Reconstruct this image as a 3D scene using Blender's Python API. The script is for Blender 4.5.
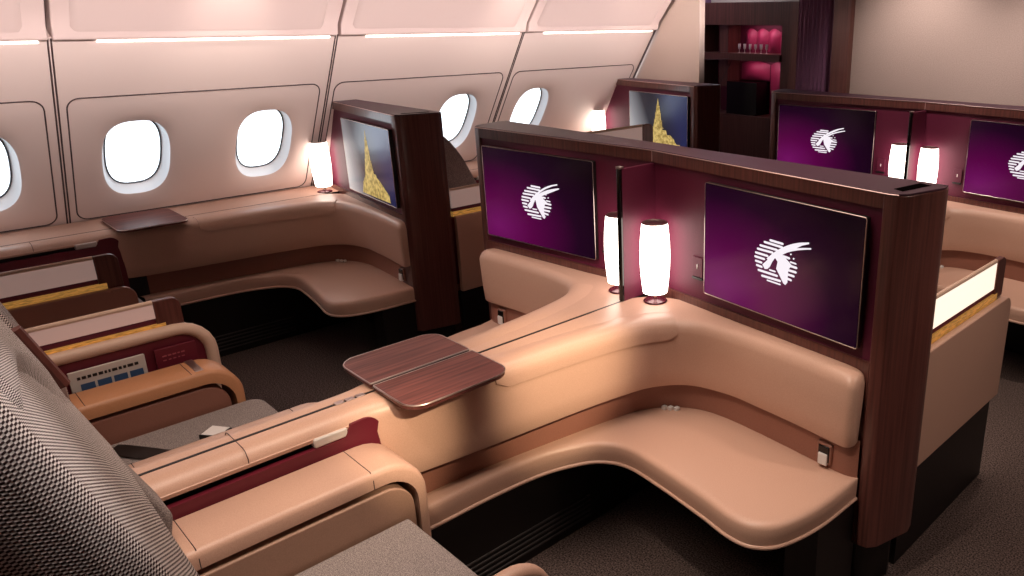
import bpy, bmesh, math, random
from mathutils import Vector, Matrix
for o in list(bpy.data.objects): bpy.data.objects.remove(o)
SC = bpy.context.scene
COL = SC.collection
# ------------------------------------------------------------------ camera
cam = bpy.data.cameras.new('camera'); camo = bpy.data.objects.new('camera', cam); COL.objects.link(camo)
CP = Vector((1.9646, -2.0235, 1.8276)); YAW, PIT = 0.7405, 0.3159
F = Vector((-math.sin(YAW)*math.cos(PIT), math.cos(YAW)*math.cos(PIT), -math.sin(PIT)))
R = F.cross(Vector((0, 0, 1))).normalized(); U = R.cross(F)
m = Matrix((R, U, -F)).transposed().to_4x4(); m.translation = CP
camo.matrix_world = m
cam.sensor_width = 36; cam.lens = 764.18/1024*36
cam.shift_x = (512-674.86)/1024; cam.shift_y = (266.74-288)/1024
cam.clip_start = .02; cam.clip_end = 100
SC.camera = camo
SC.view_settings.view_transform = 'Standard'; SC.view_settings.look = 'None'
SC.view_settings.exposure = 0.0; SC.view_settings.gamma = 1; SC.view_settings.use_curve_mapping = False
# ------------------------------------------------------------------ daylight outside the windows
w = bpy.data.worlds.new('daylight'); SC.world = w; w.use_nodes = True
bg = w.node_tree.nodes['Background']; bg.inputs[0].default_value = (.86, .93, 1, 1); bg.inputs[1].default_value = 2.6
# ------------------------------------------------------------------ lights: added unseen lamps; bin and bulkhead downlights
def area(name, loc, target, sx, sy, power, col, spread=180):
    l = bpy.data.lights.new(name, 'AREA'); l.shape = 'RECTANGLE'; l.size = sx; l.size_y = sy
    l.energy = power; l.color = col; l.spread = math.radians(spread)
    o = bpy.data.objects.new(name, l); COL.objects.link(o); o.location = loc
    o.rotation_euler = (Vector(target)-Vector(loc)).to_track_quat('-Z', 'Y').to_euler()
    return o
def spot(name, loc, target, power, col, ang=40, blend=.7, rad=.03):
    l = bpy.data.lights.new(name, 'SPOT'); l.energy = power; l.color = col
    l.spot_size = math.radians(ang); l.spot_blend = blend; l.shadow_soft_size = rad
    o = bpy.data.objects.new(name, l); COL.objects.link(o); o.location = loc
    o.rotation_euler = (Vector(target)-Vector(loc)).to_track_quat('-Z', 'Y').to_euler()
    return o
WARM = (1, .81, .68); PINK = (1, .87, .83)
area('added_fill_centre', (0.45, -.5, 2.2), (0.45, -.5, 0), 1.0, 3.4, 23, WARM, 120)  # unseen fill added overhead to lift the centre suites
area('added_wash_sidewall', (-1.15, -.1, 1.97), (-2.35, -.1, 1.72), 5.4, .12, 18, PINK, 58)  # added wash that brightens sidewall and bins, no fixture modelled
spot('added_spot_console', (2.3, -.7, 2.2), (.155, -.58, .72), 430, (1, .78, .52), 14, 1)  # invented spot for the warm patch on the console side
spot('added_spot_console', (2.2, -1.3, 2.2), (.12, -1.15, .68), 300, (1, .78, .52), 10, 1)  # second added spot, warms the console nearer the armrest
spot('added_spot_left_ottoman', (-.35, -1.2, 2.2), (-.6, -.1, .66), 60, (1, .84, .74), 40, .8)  # added to brighten the dark left console back
spot('added_spot_ottoman', (.9, -1.2, 2.15), (.78, -.25, .45), 44, (1, .82, .66), 34)  # unseen spot added for the bench highlights
spot('added_spot_seat', (.7, -1.75, 2.2), (.2, -1.45, .7), 27, (1, .8, .62), 40)  # unseen spot added above the near seat and its armrest
spot('added_spot_backrest', (.9, -.9, 2.25), (.98, -1.98, 1.38), 60, (1, .94, .9), 24, 1)  # added to raise highlights on the woven backrest
spot('added_spot_armrest', (.5, -1.0, 2.2), (.15, -1.25, .75), 14, (1, .78, .5), 26)  # unseen spot added for the warm armrest nose
for k, y in enumerate((-.62, 1.0)):
    spot('bin_downlight', (-1.75, y, 2.12), (-2.2, y, 1.85), 14, (1, .88, .78), 56, 1)
for x in (-.1, .75, 1.6):
    spot('bulkhead_downlight', (x, 1.85, 2.2), (x, 2.46, 1.5), 42, (1, .86, .78), 100, 1)
spot('bulkhead_downlight', (-1.9, 1.7, 2.15), (-2.1, 2.45, 1.65), 60, (1, .86, .76), 90, .9)
spot('added_spot_aisle', (2.3, .2, 2.2), (1.08, .35, .6), 52, (1, .8, .68), 60, 1)  # added from the aisle to lift partition end and side wall
spot('added_spot_left_seat', (-.7, -1.5, 2.2), (-.85, -1.5, .7), 26, (1, .76, .6), 36)  # unseen spot added over the left seat
spot('added_spot_window_suite', (-1.9, -.7, 2.15), (-2.2, -.3, .5), 9, (1, .8, .66), 60)  # weak unseen spot added for the window console
spot('added_spot_next_row', (1.0, 1.2, 2.15), (.9, 1.6, .6), 50, (1, .82, .68), 70)  # added spot for the console in the next row
# ------------------------------------------------------------------ materials
def mat(name, col, rough=.5, metal=0, coat=0, emit=None, es=0, spec=.5):
    m = bpy.data.materials.new(name); m.use_nodes = True
    b = m.node_tree.nodes['Principled BSDF']
    b.inputs['Base Color'].default_value = (*col, 1); b.inputs['Roughness'].default_value = rough
    b.inputs['Metallic'].default_value = metal; b.inputs['Coat Weight'].default_value = coat
    b.inputs['Coat Roughness'].default_value = .08; b.inputs['Specular IOR Level'].default_value = spec
    if emit: b.inputs['Emission Color'].default_value = (*emit, 1); b.inputs['Emission Strength'].default_value = es
    return m
def nt(m): return m.node_tree.nodes, m.node_tree.links, m.node_tree.nodes['Principled BSDF']
def noisy(m, scale, c1, c2, bump=0, stretch=(1, 1, 1), lo=.35, hi=.65, detail=4, dist=.002):
    N, L, b = nt(m)
    t = N.new('ShaderNodeTexCoord'); mp = N.new('ShaderNodeMapping'); mp.inputs['Scale'].default_value = stretch
    n = N.new('ShaderNodeTexNoise'); n.inputs['Scale'].default_value = scale; n.inputs['Detail'].default_value = detail
    r = N.new('ShaderNodeValToRGB'); r.color_ramp.elements[0].position = lo; r.color_ramp.elements[1].position = hi
    r.color_ramp.elements[0].color = (*c1, 1); r.color_ramp.elements[1].color = (*c2, 1)
    L.new(t.outputs['Object'], mp.inputs[0]); L.new(mp.outputs[0], n.inputs[0]); L.new(n.outputs[0], r.inputs[0])
    L.new(r.outputs[0], b.inputs['Base Color'])
    if bump:
        bp = N.new('ShaderNodeBump'); bp.inputs['Strength'].default_value = bump; bp.inputs['Distance'].default_value = dist
        L.new(n.outputs[0], bp.inputs['Height']); L.new(bp.outputs[0], b.inputs['Normal'])
    return m
M = {}
M['leather'] = noisy(mat('tan_leather', (.5, .3, .2), .38), 420, (.53, .32, .24), (.59, .37, .28), .12, dist=.0006)
M['leather_dark'] = noisy(mat('brown_leather', (.3, .15, .1), .42), 420, (.26, .108, .076), (.31, .135, .095), .12, dist=.0006)
M['leather_mid'] = noisy(mat('mid_brown_leather', (.4, .24, .17), .42), 420, (.36, .215, .155), (.42, .255, .185), .12, dist=.0006)
M['leather_pale'] = noisy(mat('cream_leather', (.62, .43, .33), .45), 420, (.6, .41, .31), (.65, .46, .36), .1, dist=.0006)
M['leather_orange'] = noisy(mat('saddle_leather', (.5, .23, .11), .42), 420, (.47, .21, .1), (.53, .25, .125), .12, dist=.0006)
M['trim'] = mat('tan_trim', (.6, .38, .29), .35)
M['wood'] = noisy(mat('rosewood', (.08, .025, .02), .3, coat=.25), 9, (.065, .02, .017), (.16, .054, .043), .03, (14, 14, .3), .25, .75, 8)
M['wood_table'] = noisy(mat('rosewood_table', (.08, .025, .02), .42, coat=.06, spec=.3), 7, (.07, .018, .016), (.20, .066, .056), .03, (14, .6, 9), .3, .72, 8)
M['cap'] = mat('lacquered_cap', (.055, .02, .036), .42, spec=.25)
M['cap_edge'] = mat('pale_edge_line', (.6, .42, .4), .3, .6)
M['burgundy'] = noisy(mat('burgundy_fabric', (.09, .004, .014), .6), 600, (.085, .003, .022), (.12, .006, .034), .1, dist=.0005)
M['burgundy_red'] = mat('burgundy_lining', (.12, .006, .018), .5)
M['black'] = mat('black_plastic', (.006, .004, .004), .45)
M['slot_black'] = mat('slot_black', (.003, .002, .002), 1, spec=0)
M['gloss_black'] = mat('gloss_black', (.004, .003, .003), .12)
M['chrome'] = mat('chrome', (.75, .7, .68), .18, 1)
M['satin'] = mat('satin_metal', (.6, .5, .47), .32, 1)
M['gold'] = noisy(mat('gold_strip', (.7, .32, .06), .3, .7, emit=(1, .5, .12), es=.22), 30, (.25, .1, .015), (.9, .5, .12), .2, (6, 1, 6))
M['pane_pink'] = mat('frosted_panel', (.62, .42, .38), .35, emit=(1, .7, .62), es=.16)  # some of the pink panel's brightness put into emission
M['pane_glow'] = mat('glowing_frosted_panel', (.8, .7, .62), .35, emit=(1, .82, .66), es=1.1)  # brightness of this panel put into its emission
M['end_cap'] = noisy(mat('end_cap_wood', (.07, .02, .018), .4), 9, (.075, .018, .014), (.13, .04, .03), .02, (9, 9, .5))
M['lining'] = mat('cabin_lining', (.74, .60, .555), .45)
M['bin'] = mat('bin_lining', (.70, .55, .52), .3)
M['groove'] = mat('panel_groove', (.06, .035, .035), .6)
M['reveal'] = mat('window_reveal', (.82, .86, .9), .35)
M['gasket'] = mat('window_gasket', (.05, .055, .07), .5)
M['glass'] = mat('window_pane', (1, 1, 1), .02); nt(M['glass'])[2].inputs['Transmission Weight'].default_value = 1; nt(M['glass'])[2].inputs['IOR'].default_value = 1.02
M['carpet'] = noisy(mat('carpet', (.03, .02, .018), .95, spec=.1), 170, (.02, .014, .013), (.22, .16, .145), .8, lo=.36, hi=.68, detail=6, dist=.006)
M['rib'] = mat('kick_rib', (.1, .09, .09), .35, .5)
M['plastic'] = mat('pale_plastic', (.55, .5, .47), .4)
M['white'] = mat('white_plastic', (.75, .72, .7), .4)
M['lamp_glass'] = mat('lamp_shade_glow', (.9, .85, .8), .5, emit=(1, .86, .76), es=5.5)
M['lamp_base'] = mat('lamp_base_lacquer', (.08, .01, .02), .2, .3)
M['strip_light'] = mat('cove_light', (.9, .85, .8), .5, emit=(1, .87, .78), es=5)
M['cream_wall'] = mat('cream_wall', (.50, .385, .34), .6)
M['curtain'] = mat('purple_curtain', (.17, .07, .14), .85)
M['ceiling'] = mat('ceiling_lining', (.4, .33, .31), .7)
M['tuft'] = mat('crimson_padding', (.26, .02, .075), .5)
M['logo'] = mat('screen_emblem', (0, 0, 0), .4, emit=(1, .93, 1), es=.95)
M['textured'] = noisy(mat('textured_wallcovering', (.36, .28, .23), .8), 220, (.27, .20, .18), (.44, .335, .295), .5, lo=.3, hi=.7, detail=2, dist=.002)
M['fabric'] = noisy(mat('grey_seat_fabric', (.25, .22, .2), .9, spec=.2), 480, (.12, .10, .098), (.38, .32, .305), .5, lo=.35, hi=.65, detail=2, dist=.001)
def weave(name, su, sv, dark, light):
    m = mat(name, (.2, .2, .2), .75, spec=.25); N, L, b = nt(m)
    uv = N.new('ShaderNodeUVMap'); s = N.new('ShaderNodeSeparateXYZ'); L.new(uv.outputs[0], s.inputs[0])
    def mth(op, a, bb=None):
        n = N.new('ShaderNodeMath'); n.operation = op
        for i, v in enumerate((a, bb)):
            if v is None: continue
            if isinstance(v, (int, float)): n.inputs[i].default_value = v
            else: L.new(v, n.inputs[i])
        return n.outputs[0]
    a = mth('SINE', mth('MULTIPLY', s.outputs[0], 2*math.pi/su)); c = mth('SINE', mth('MULTIPLY', s.outputs[1], 2*math.pi/sv))
    p = mth('MULTIPLY', a, c)
    r = N.new('ShaderNodeValToRGB'); L.new(mth('ADD', mth('MULTIPLY', p, .5), .5), r.inputs[0])
    r.color_ramp.elements[0].position = .42; r.color_ramp.elements[1].position = .62
    r.color_ramp.elements[0].color = (*dark, 1); r.color_ramp.elements[1].color = (*light, 1)
    L.new(r.outputs[0], b.inputs['Base Color'])
    bp = N.new('ShaderNodeBump'); bp.inputs['Strength'].default_value = .5; bp.inputs['Distance'].default_value = .001
    L.new(p, bp.inputs['Height']); L.new(bp.outputs[0], b.inputs['Normal'])
    return m
M['weave'] = weave('woven_black_white_fabric', .0100, .0062, (.03, .010, .010), (.66, .58, .55))
M['weave_fine'] = weave('woven_brown_fabric', .0065, .005, (.05, .022, .02), (.36, .27, .25))
def screen_mat(name, stops, axis='X', es=1.0, glow=None):
    m = mat(name, (.004, .002, .004), .16, spec=.4); N, L, b = nt(m)
    uv = N.new('ShaderNodeUVMap'); s = N.new('ShaderNodeSeparateXYZ'); L.new(uv.outputs[0], s.inputs[0])
    mp = N.new('ShaderNodeMapping'); L.new(uv.outputs[0], mp.inputs[0])
    g = N.new('ShaderNodeTexGradient'); g.gradient_type = 'SPHERICAL'
    mp.inputs['Location'].default_value = glow[0]; mp.inputs['Scale'].default_value = glow[1]
    L.new(mp.outputs[0], g.inputs[0])
    r = N.new('ShaderNodeValToRGB'); L.new(g.outputs[0], r.inputs[0])
    els = r.color_ramp.elements
    els[0].position = stops[0][0]; els[0].color = (*stops[0][1], 1)
    els[1].position = stops[-1][0]; els[1].color = (*stops[-1][1], 1)
    for p, c in stops[1:-1]: e = els.new(p); e.color = (*c, 1)
    L.new(r.outputs[0], b.inputs['Emission Color']); b.inputs['Emission Strength'].default_value = es
    return m
PUR = [(0, (.003, .0004, .003)), (.3, (.012, .0006, .011)), (.7, (.085, .001, .05)), (1, (.15, .006, .105))]
M['screen_magenta'] = screen_mat('purple_screen', PUR, glow=((-.12, -.12, 0), (.95, .9, 1)))
def night_mat():
    m = mat('night_sky_screen', (.004, .004, .006), .2); N, L, b = nt(m)
    uv = N.new('ShaderNodeUVMap'); s = N.new('ShaderNodeSeparateXYZ'); L.new(uv.outputs[0], s.inputs[0])
    r = N.new('ShaderNodeValToRGB'); L.new(s.outputs[0], r.inputs[0]); e = r.color_ramp.elements
    e[0].position = 0; e[0].color = (.62, .6, .6, 1); e[1].position = 1; e[1].color = (.010, .016, .07, 1)
    k = e.new(.25); k.color = (.25, .25, .27, 1); k = e.new(.5); k.color = (.018, .02, .03, 1); k = e.new(.72); k.color = (.008, .009, .018, 1)
    n = N.new('ShaderNodeMath'); n.operation = 'MULTIPLY'; n.inputs[1].default_value = .30; L.new(s.outputs[1], n.inputs[0])
    n2 = N.new('ShaderNodeMath'); n2.operation = 'ADD'; L.new(s.outputs[0], n2.inputs[0]); L.new(n.outputs[0], n2.inputs[1]); L.new(n2.outputs[0], r.inputs[0])
    L.new(r.outputs[0], b.inputs['Emission Color']); b.inputs['Emission Strength'].default_value = 1
    return m
M['screen_night'] = night_mat()
M['tower'] = noisy(mat('golden_tower_picture', (0, 0, 0), .5), 1, (0, 0, 0), (0, 0, 0))
_N, _L, _b = nt(M['tower']); _n = _N.new('ShaderNodeTexNoise'); _n.inputs['Scale'].default_value = 45
_t = _N.new('ShaderNodeTexCoord'); _L.new(_t.outputs['Object'], _n.inputs[0])
_r = _N.new('ShaderNodeValToRGB'); _r.color_ramp.elements[0].color = (.30, .19, .04, 1); _r.color_ramp.elements[1].color = (.72, .52, .17, 1)
_r.color_ramp.elements[0].position = .35; _r.color_ramp.elements[1].position = .6
_L.new(_n.outputs[0], _r.inputs[0]); _L.new(_r.outputs[0], _b.inputs['Emission Color']); _b.inputs['Emission Strength'].default_value = .9
def print_mat(name, paper, ink):
    m = mat(name, paper, .5); noisy(m, 55, paper, ink, 0, (1, 3, 4), .55, .62, 3); return m
# ------------------------------------------------------------------ object helpers
ORG = {}
def thing(name, label, cat, loc, group=None):
    o = bpy.data.objects.new(name, None); COL.objects.link(o); o.location = loc
    o.empty_display_size = .05
    ORG[o.name] = Vector(loc)
    o['label'] = label; o['category'] = cat
    if group: o['group'] = group
    return o
def tag(o, label, cat, group=None):
    o['label'] = label; o['category'] = cat
    if group: o['group'] = group
    return o
def finish(bm, name, material, parent=None, smooth=True, bevel=0, seg=3, sub=0, label=None, org=None, recalc=True, angle=35):
    """verts are in world coordinates; the object's origin goes to the root's place (or to org)."""
    off = Vector((0, 0, 0))
    if parent is not None:
        p = parent
        while p.parent: p = p.parent
        off = ORG[p.name]
    elif org is not None: off = Vector(org)
    if recalc: bmesh.ops.recalc_face_normals(bm, faces=bm.faces)
    for v in bm.verts: v.co -= off
    me = bpy.data.meshes.new(name); bm.to_mesh(me); bm.free()
    if smooth:
        for p in me.polygons: p.use_smooth = True
    me.materials.append(M[material] if isinstance(material, str) else material)
    o = bpy.data.objects.new(name, me); COL.objects.link(o)
    if parent is not None: o.parent = parent
    else: o.location = off; ORG[o.name] = off
    if bevel:
        b = o.modifiers.new('bevel', 'BEVEL'); b.width = bevel; b.segments = seg; b.limit_method = 'ANGLE'; b.angle_limit = math.radians(30)
        b.harden_normals = False
    if sub:
        s = o.modifiers.new('sub', 'SUBSURF'); s.levels = sub; s.render_levels = sub
    if smooth and not sub:
        try: me.set_sharp_from_angle(angle=math.radians(angle))
        except Exception: pass
    if label: o['label'] = label
    return o
def box_bm(bm, x0, x1, y0, y1, z0, z1):
    vs = [bm.verts.new((x, y, z)) for x in (x0, x1) for y in (y0, y1) for z in (z0, z1)]
    for f in ((0, 1, 3, 2), (4, 6, 7, 5), (0, 4, 5, 1), (2, 3, 7, 6), (0, 2, 6, 4), (1, 5, 7, 3)): bm.faces.new([vs[i] for i in f])
    return vs
def box(name, x0, x1, y0, y1, z0, z1, material, parent=None, **k):
    bm = bmesh.new(); box_bm(bm, x0, x1, y0, y1, z0, z1); return finish(bm, name, material, parent, **k)
def prism_bm(bm, pts, z0, z1):
    a = [bm.verts.new((x, y, z0)) for x, y in pts]; b = [bm.verts.new((x, y, z1)) for x, y in pts]; n = len(pts)
    bm.faces.new(a[::-1]); bm.faces.new(b)
    for i in range(n): bm.faces.new((a[i], a[(i+1) % n], b[(i+1) % n], b[i]))
def prism(name, pts, z0, z1, material, parent=None, **k):
    bm = bmesh.new(); prism_bm(bm, pts, z0, z1); return finish(bm, name, material, parent, **k)
def grid_bm(bm, rows, close_u=False, close_v=False, uv=True, uvs=None):
    nr = len(rows); nc = len(rows[0])
    V = [[bm.verts.new(p) for p in r] for r in rows]
    lay = bm.loops.layers.uv.verify() if uv else None
    # metric uv
    cu = [0]
    for i in range(1, nr): cu.append(cu[-1]+(Vector(rows[i][nc//2])-Vector(rows[i-1][nc//2])).length)
    cv = [0]
    for j in range(1, nc): cv.append(cv[-1]+(Vector(rows[nr//2][j])-Vector(rows[nr//2][j-1])).length)
    for i in range(nr-(0 if close_u else 1)):
        for j in range(nc-(0 if close_v else 1)):
            i2, j2 = (i+1) % nr, (j+1) % nc
            q = (V[i][j], V[i2][j], V[i2][j2], V[i][j2])
            if len({id(v) for v in q}) < 4: continue
            f = bm.faces.new(q)
            if lay:
                for l, (a, b) in zip(f.loops, ((cu[i], cv[j]), (cu[i2], cv[j]), (cu[i2], cv[j2]), (cu[i], cv[j2]))): l[lay].uv = (a, b)
    return V
def lathe(name, prof, cx, cy, material, parent=None, seg=32, **k):
    bm = bmesh.new()
    rows = [[(cx+r*math.cos(2*math.pi*j/seg), cy+r*math.sin(2*math.pi*j/seg), z) for j in range(seg)] for r, z in prof]
    V = grid_bm(bm, rows, close_v=True, uv=False)
    if prof[0][0] > 1e-5: bm.faces.new(V[0][::-1])
    if prof[-1][0] > 1e-5: bm.faces.new(V[-1])
    bmesh.ops.remove_doubles(bm, verts=bm.verts, dist=1e-6)
    return finish(bm, name, material, parent, **k)
def tube_bm(bm, pts, r, seg=8, cap=True, closed=False):
    pts = [Vector(p) for p in pts]; rows = []; n = len(pts)
    prev = None
    for i, p in enumerate(pts):
        a = pts[(i-1) % n] if (closed or i > 0) else p; b = pts[(i+1) % n] if (closed or i < n-1) else p
        d = (b-a).normalized()
        if prev is None: u = d.orthogonal().normalized()
        else: u = (prev-d*prev.dot(d)).normalized()
        prev = u; v = d.cross(u)
        rr = r[i] if isinstance(r, (list, tuple)) else r
        rows.append([p+u*rr*math.cos(2*math.pi*j/seg)+v*rr*math.sin(2*math.pi*j/seg) for j in range(seg)])
    V = grid_bm(bm, rows, close_u=closed, close_v=True, uv=False)
    if cap and not closed: bm.faces.new(V[0][::-1]); bm.faces.new(V[-1])
def tube(name, pts, r, material, parent=None, seg=8, closed=False, **k):
    bm = bmesh.new(); tube_bm(bm, pts, r, seg, True, closed); return finish(bm, name, material, parent, **k)
def spline(pts, n):
    """Catmull-Rom through pts, n samples evenly by chord"""
    P = [Vector(p) for p in pts]; P = [P[0]*2-P[1]]+P+[P[-1]*2-P[-2]]
    out = []
    for i in range(1, len(P)-2):
        for k in range(12):
            t = k/12; a, b, c, d = P[i-1], P[i], P[i+1], P[i+2]
            out.append(.5*((2*b)+(c-a)*t+(2*a-5*b+4*c-d)*t*t+(-a+3*b-3*c+d)*t**3))
    out.append(P[-2])
    L = [0]
    for i in range(1, len(out)): L.append(L[-1]+(out[i]-out[i-1]).length)
    res = []; j = 0
    for k in range(n):
        s = L[-1]*k/(n-1)
        while j < len(out)-2 and L[j+1] < s: j += 1
        t = (s-L[j])/max(L[j+1]-L[j], 1e-9); res.append(out[j].lerp(out[j+1], min(max(t, 0), 1)))
    return res
def rrect(x0, x1, y0, y1, r, n=6):
    if not isinstance(r, (list, tuple)): r = (r,)*4
    out = []
    for (cx, cy, a0, rr) in ((x1-r[0], y1-r[0], 0, r[0]), (x0+r[1], y1-r[1], 90, r[1]), (x0+r[2], y0+r[2], 180, r[2]), (x1-r[3], y0+r[3], 270, r[3])):
        for k in range(n+1):
            a = math.radians(a0+90*k/n); out.append((cx+rr*math.cos(a), cy+rr*math.sin(a)))
    return out
def copy_tree(o, d, parent=None, label=None, group=None, keep=None):
    c = o.copy(); COL.objects.link(c)
    if parent is None:
        c.location = o.location+Vector(d); ORG[c.name] = Vector(c.location)
        if label: c['label'] = label
        if group: c['group'] = group
    else:
        c.parent = parent
    for ch in list(o.children): copy_tree(ch, d, c)
    return c
def struct(o):
    o['kind'] = 'structure'; return o
P = 2.278          # pitch of the suite rows
WX = -2.66         # the window suites repeat the right-hand centre suite at this offset
ZT = 1.363; ZC = .811
# ------------------------------------------------------------------ room
struct(box('floor', -3.2, 3.2, -4.2, 5.2, -.06, 0, 'carpet', smooth=False))
struct(box('ceiling', -2.4, 3.2, -4.2, 5.2, 2.32, 2.38, 'ceiling', smooth=False))
struct(box('wall_right', 3.1, 3.2, -4.2, 5.2, 0, 2.32, 'lining', smooth=False))
struct(box('wall_back', -3.2, 3.1, -4.2, -4.1, 0, 2.32, 'lining', smooth=False))
struct(box('wall_front', -3.3, 3.1, 4.1, 4.2, 0, 2.32, 'cream_wall', smooth=False))
def wx(z): return -2.923+(z-.809)*.672          # leaning side lining
NRM = Vector((.8300, 0, -.5578))                # into the cabin
Y0, Y1, PW = -3.805, 2.30, 1.245
wins = [-1.0+.6225*k for k in range(-3, 6)]      # blanked bays keep the panel but have no window
BLANK = (2, 5)
ZA, ZB = .85, 1.43; HC = 1.122
def wpt(y, z, d=0):
    p = Vector((wx(z), y, z)); return p-NRM*d
def supr(c, hw, hh, t, e=2.75):
    a, b = math.cos(t), math.sin(t)
    return c+hw*math.copysign(abs(a)**(2/e), a), HC+hh*math.copysign(abs(b)**(2/e), b)
NS = 48
bm = bmesh.new()
def ring_rect(c):
    out = []
    for k in range(NS):
        t = 2*math.pi*k/NS; a, b = math.cos(t), math.sin(t)
        s = 1/max(abs(a), abs(b)); y = c+.31125*a*s
        z = HC+((ZB-HC) if b > 0 else (HC-ZA))*b*s
        out.append((y, z))
    return out
for wn, c in enumerate(wins):
    if wn-3 in BLANK:
        grid_bm(bm, [[wpt(c-.31125, z) for z in (ZA, ZB)], [wpt(c+.31125, z) for z in (ZA, ZB)]], uv=False); continue
    rows = [[wpt(y, z) for y, z in ring_rect(c)]]
    for hw, hh, d in ((.225, .265, 0), (.195, .242, .007), (.165, .216, .012), (.150, .203, .022)):
        rows.append([wpt(*supr(c, hw, hh, 2*math.pi*k/NS), d) for k in range(NS)])
    grid_bm(bm, rows, close_v=True, uv=False)
ya, yb = wins[0]-.31125, wins[-1]+.31125
def strip(y0, y1, prof, n=1):
    rows = [[(x, y0, z) for x, z in prof], [(x, y1, z) for x, z in prof]]
    grid_bm(bm, rows, uv=False)
strip(ya, yb, [(-2.97, 0), (-2.97, .74), (wx(.8), .8), (wx(ZA), ZA)])
strip(ya, yb, [(wx(ZB), ZB), (wx(1.745), 1.745), (-2.365, 1.78), (-2.365, 2.34)])
strip(-4.15, ya, [(-2.97, 0), (-2.97, .74), (wx(.8), .8), (wx(1.745), 1.745), (-2.365, 1.78), (-2.365, 2.34)])
struct(box('wall_left_ahead', -3.25, -3.15, 2.38, 4.15, 0, 2.34, 'curtain', smooth=False))

wl = struct(finish(bm, 'wall_left', 'lining'))
# panel seams and the grooves round each removable window panel
bm = bmesh.new()
for k in range(-2, 4):
    y = -.07+k*PW
    if y < ya or y > 2.5: continue
    for s in (-.006, .006):
        tube_bm(bm, [wpt(y+s, .8, -.002), wpt(y+s, 1.74, -.002)], .0035, 6)
def loop(y0, y1, z0, z1, r, d):
    return [wpt(y, z, d) for y, z in rrect(y0, y1, z0, z1, r, 6)]
for k in range(-2, 3):
    y = -.07+k*PW
    tube_bm(bm, loop(y+.038, y+PW-.045, .825, 1.472, .05, -.0005), .0032, 6, closed=True)
bmesh.ops.recalc_face_normals(bm, faces=bm.faces)
tr = struct(finish(bm, 'trim_1', 'groove'))
for n, c in enumerate(wins):
    if n-3 in BLANK: continue
    fr = bmesh.new()
    rows = []
    for hw, hh, d in ((.150, .203, .022), (.146, .199, .04), (.132, .189, .07), (.126, .183, .08)):
        rows.append([wpt(*supr(c, hw, hh, 2*math.pi*k/NS), d) for k in range(NS)])
    grid_bm(fr, rows, close_v=True, uv=False)
    wf = struct(finish(fr, 'window_%d' % (n+1), 'reveal'))
    g = bmesh.new(); tube_bm(g, [wpt(*supr(c, .125, .182, 2*math.pi*k/NS), .079) for k in range(NS)], .0045, 6, closed=True)
    go = finish(g, 'gasket', 'gasket', wf)
    pb = bmesh.new(); f = [pb.verts.new(wpt(*supr(c, .128, .185, 2*math.pi*k/NS), .083)) for k in range(NS)]; pb.faces.new(f)
    po = finish(pb, 'pane', 'glass', wf)
# overhead bins above the windows
def make_bin(y0, y1, label):
    t = thing('overhead_bin', label, 'overhead bin', (-2.3, (y0+y1)/2, 1.73), 'overhead bins along the sidewall')
    g = .008; a, b = y0+g, y1-g
    prof = [(-2.36, 1.745), (-2.30, 1.732), (-2.272, 1.733), (-2.262, 1.745), (-2.25, 1.79), (-2.19, 1.86), (-2.13, 1.93), (-2.03, 2.04), (-1.86, 2.2), (-1.7, 2.32), (-2.36, 2.32)]
    bm = bmesh.new()
    A = [bm.verts.new((x, a, z)) for x, z in prof]; B = [bm.verts.new((x, b, z)) for x, z in prof]
    bm.faces.new(A); bm.faces.new(B[::-1])
    for i in range(len(prof)): j = (i+1) % len(prof); bm.faces.new((A[i], B[i], B[j], A[j]))
    finish(bm, 'bin_body', 'bin', t, bevel=.006)
    # raised door with rounded sides
    bm = bmesh.new(); rows = []
    for s, d in ((0, 0), (.012, .008), (.03, .012), (PW-.16-.03, .012), (PW-.16-.012, .008), (PW-.16, 0)):
        rows.append([(x+d*.75, a+.065+s, z-d*.65) for x, z in ((-2.262, 1.775), (-2.25, 1.79), (-2.19, 1.86), (-2.13, 1.93), (-2.03, 2.04), (-1.86, 2.2))])
    grid_bm(bm, rows, uv=False); finish(bm, 'bin_door', 'bin', t)
    bm = bmesh.new(); vs = box_bm(bm, 0, 1, a+.16, b-.03, 1.7205, 1.7305)
    for v in vs: v.co.x = wx(v.co.z)+(.006 if v.co.x > .5 else .001)
    finish(bm, 'cove_light', 'strip_light', t)
    return t
bl = {-2: 'pale overhead bin beyond the left edge window panel', -1: 'pale overhead bin at the upper left, above the two leftmost full windows', 0: 'pale overhead bin above the window screen with the golden tower, second from left',
      1: 'pale overhead bin farthest down the sidewall, next to the cream bulkhead'}
for k in range(-2, 2): make_bin(-.07+(k-0)*PW if k < 1 else -.07+k*PW, -.07+(k+1)*PW, bl[k]) if k != -2 else make_bin(-.07-2*PW, -.07-PW, 'pale overhead bin cut by the left edge of the picture')
# bulkhead ahead
struct(prism('wall_front_left', [(-3.2, 2.44), (-1.87, 2.44), (-1.87, 2.5), (-3.2, 2.5)], 0, 2.32, 'cream_wall', smooth=False)).name = 'wall_front_left'
struct(box('wall_front_centre', -.60, 3.1, 2.45, 2.52, 0, 2.32, 'textured', smooth=False))
struct(box('trim_2', -.72, -.60, 2.40, 2.56, 0, 2.32, 'wood', smooth=False))
cb = bmesh.new(); rows = []
for i in range(49):
    x = -1.03+.31*i/48; rows.append([(x, 2.47+.004*math.sin(i*1.3), z) for z in (.02, 1.2, 2.31)])
grid_bm(cb, rows, uv=False); tag(finish(cb, 'curtain', 'curtain', org=(-.87, 2.47, 0)), 'dark purple curtain hanging between the bar cabinet and the textured bulkhead', 'curtain')
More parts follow.
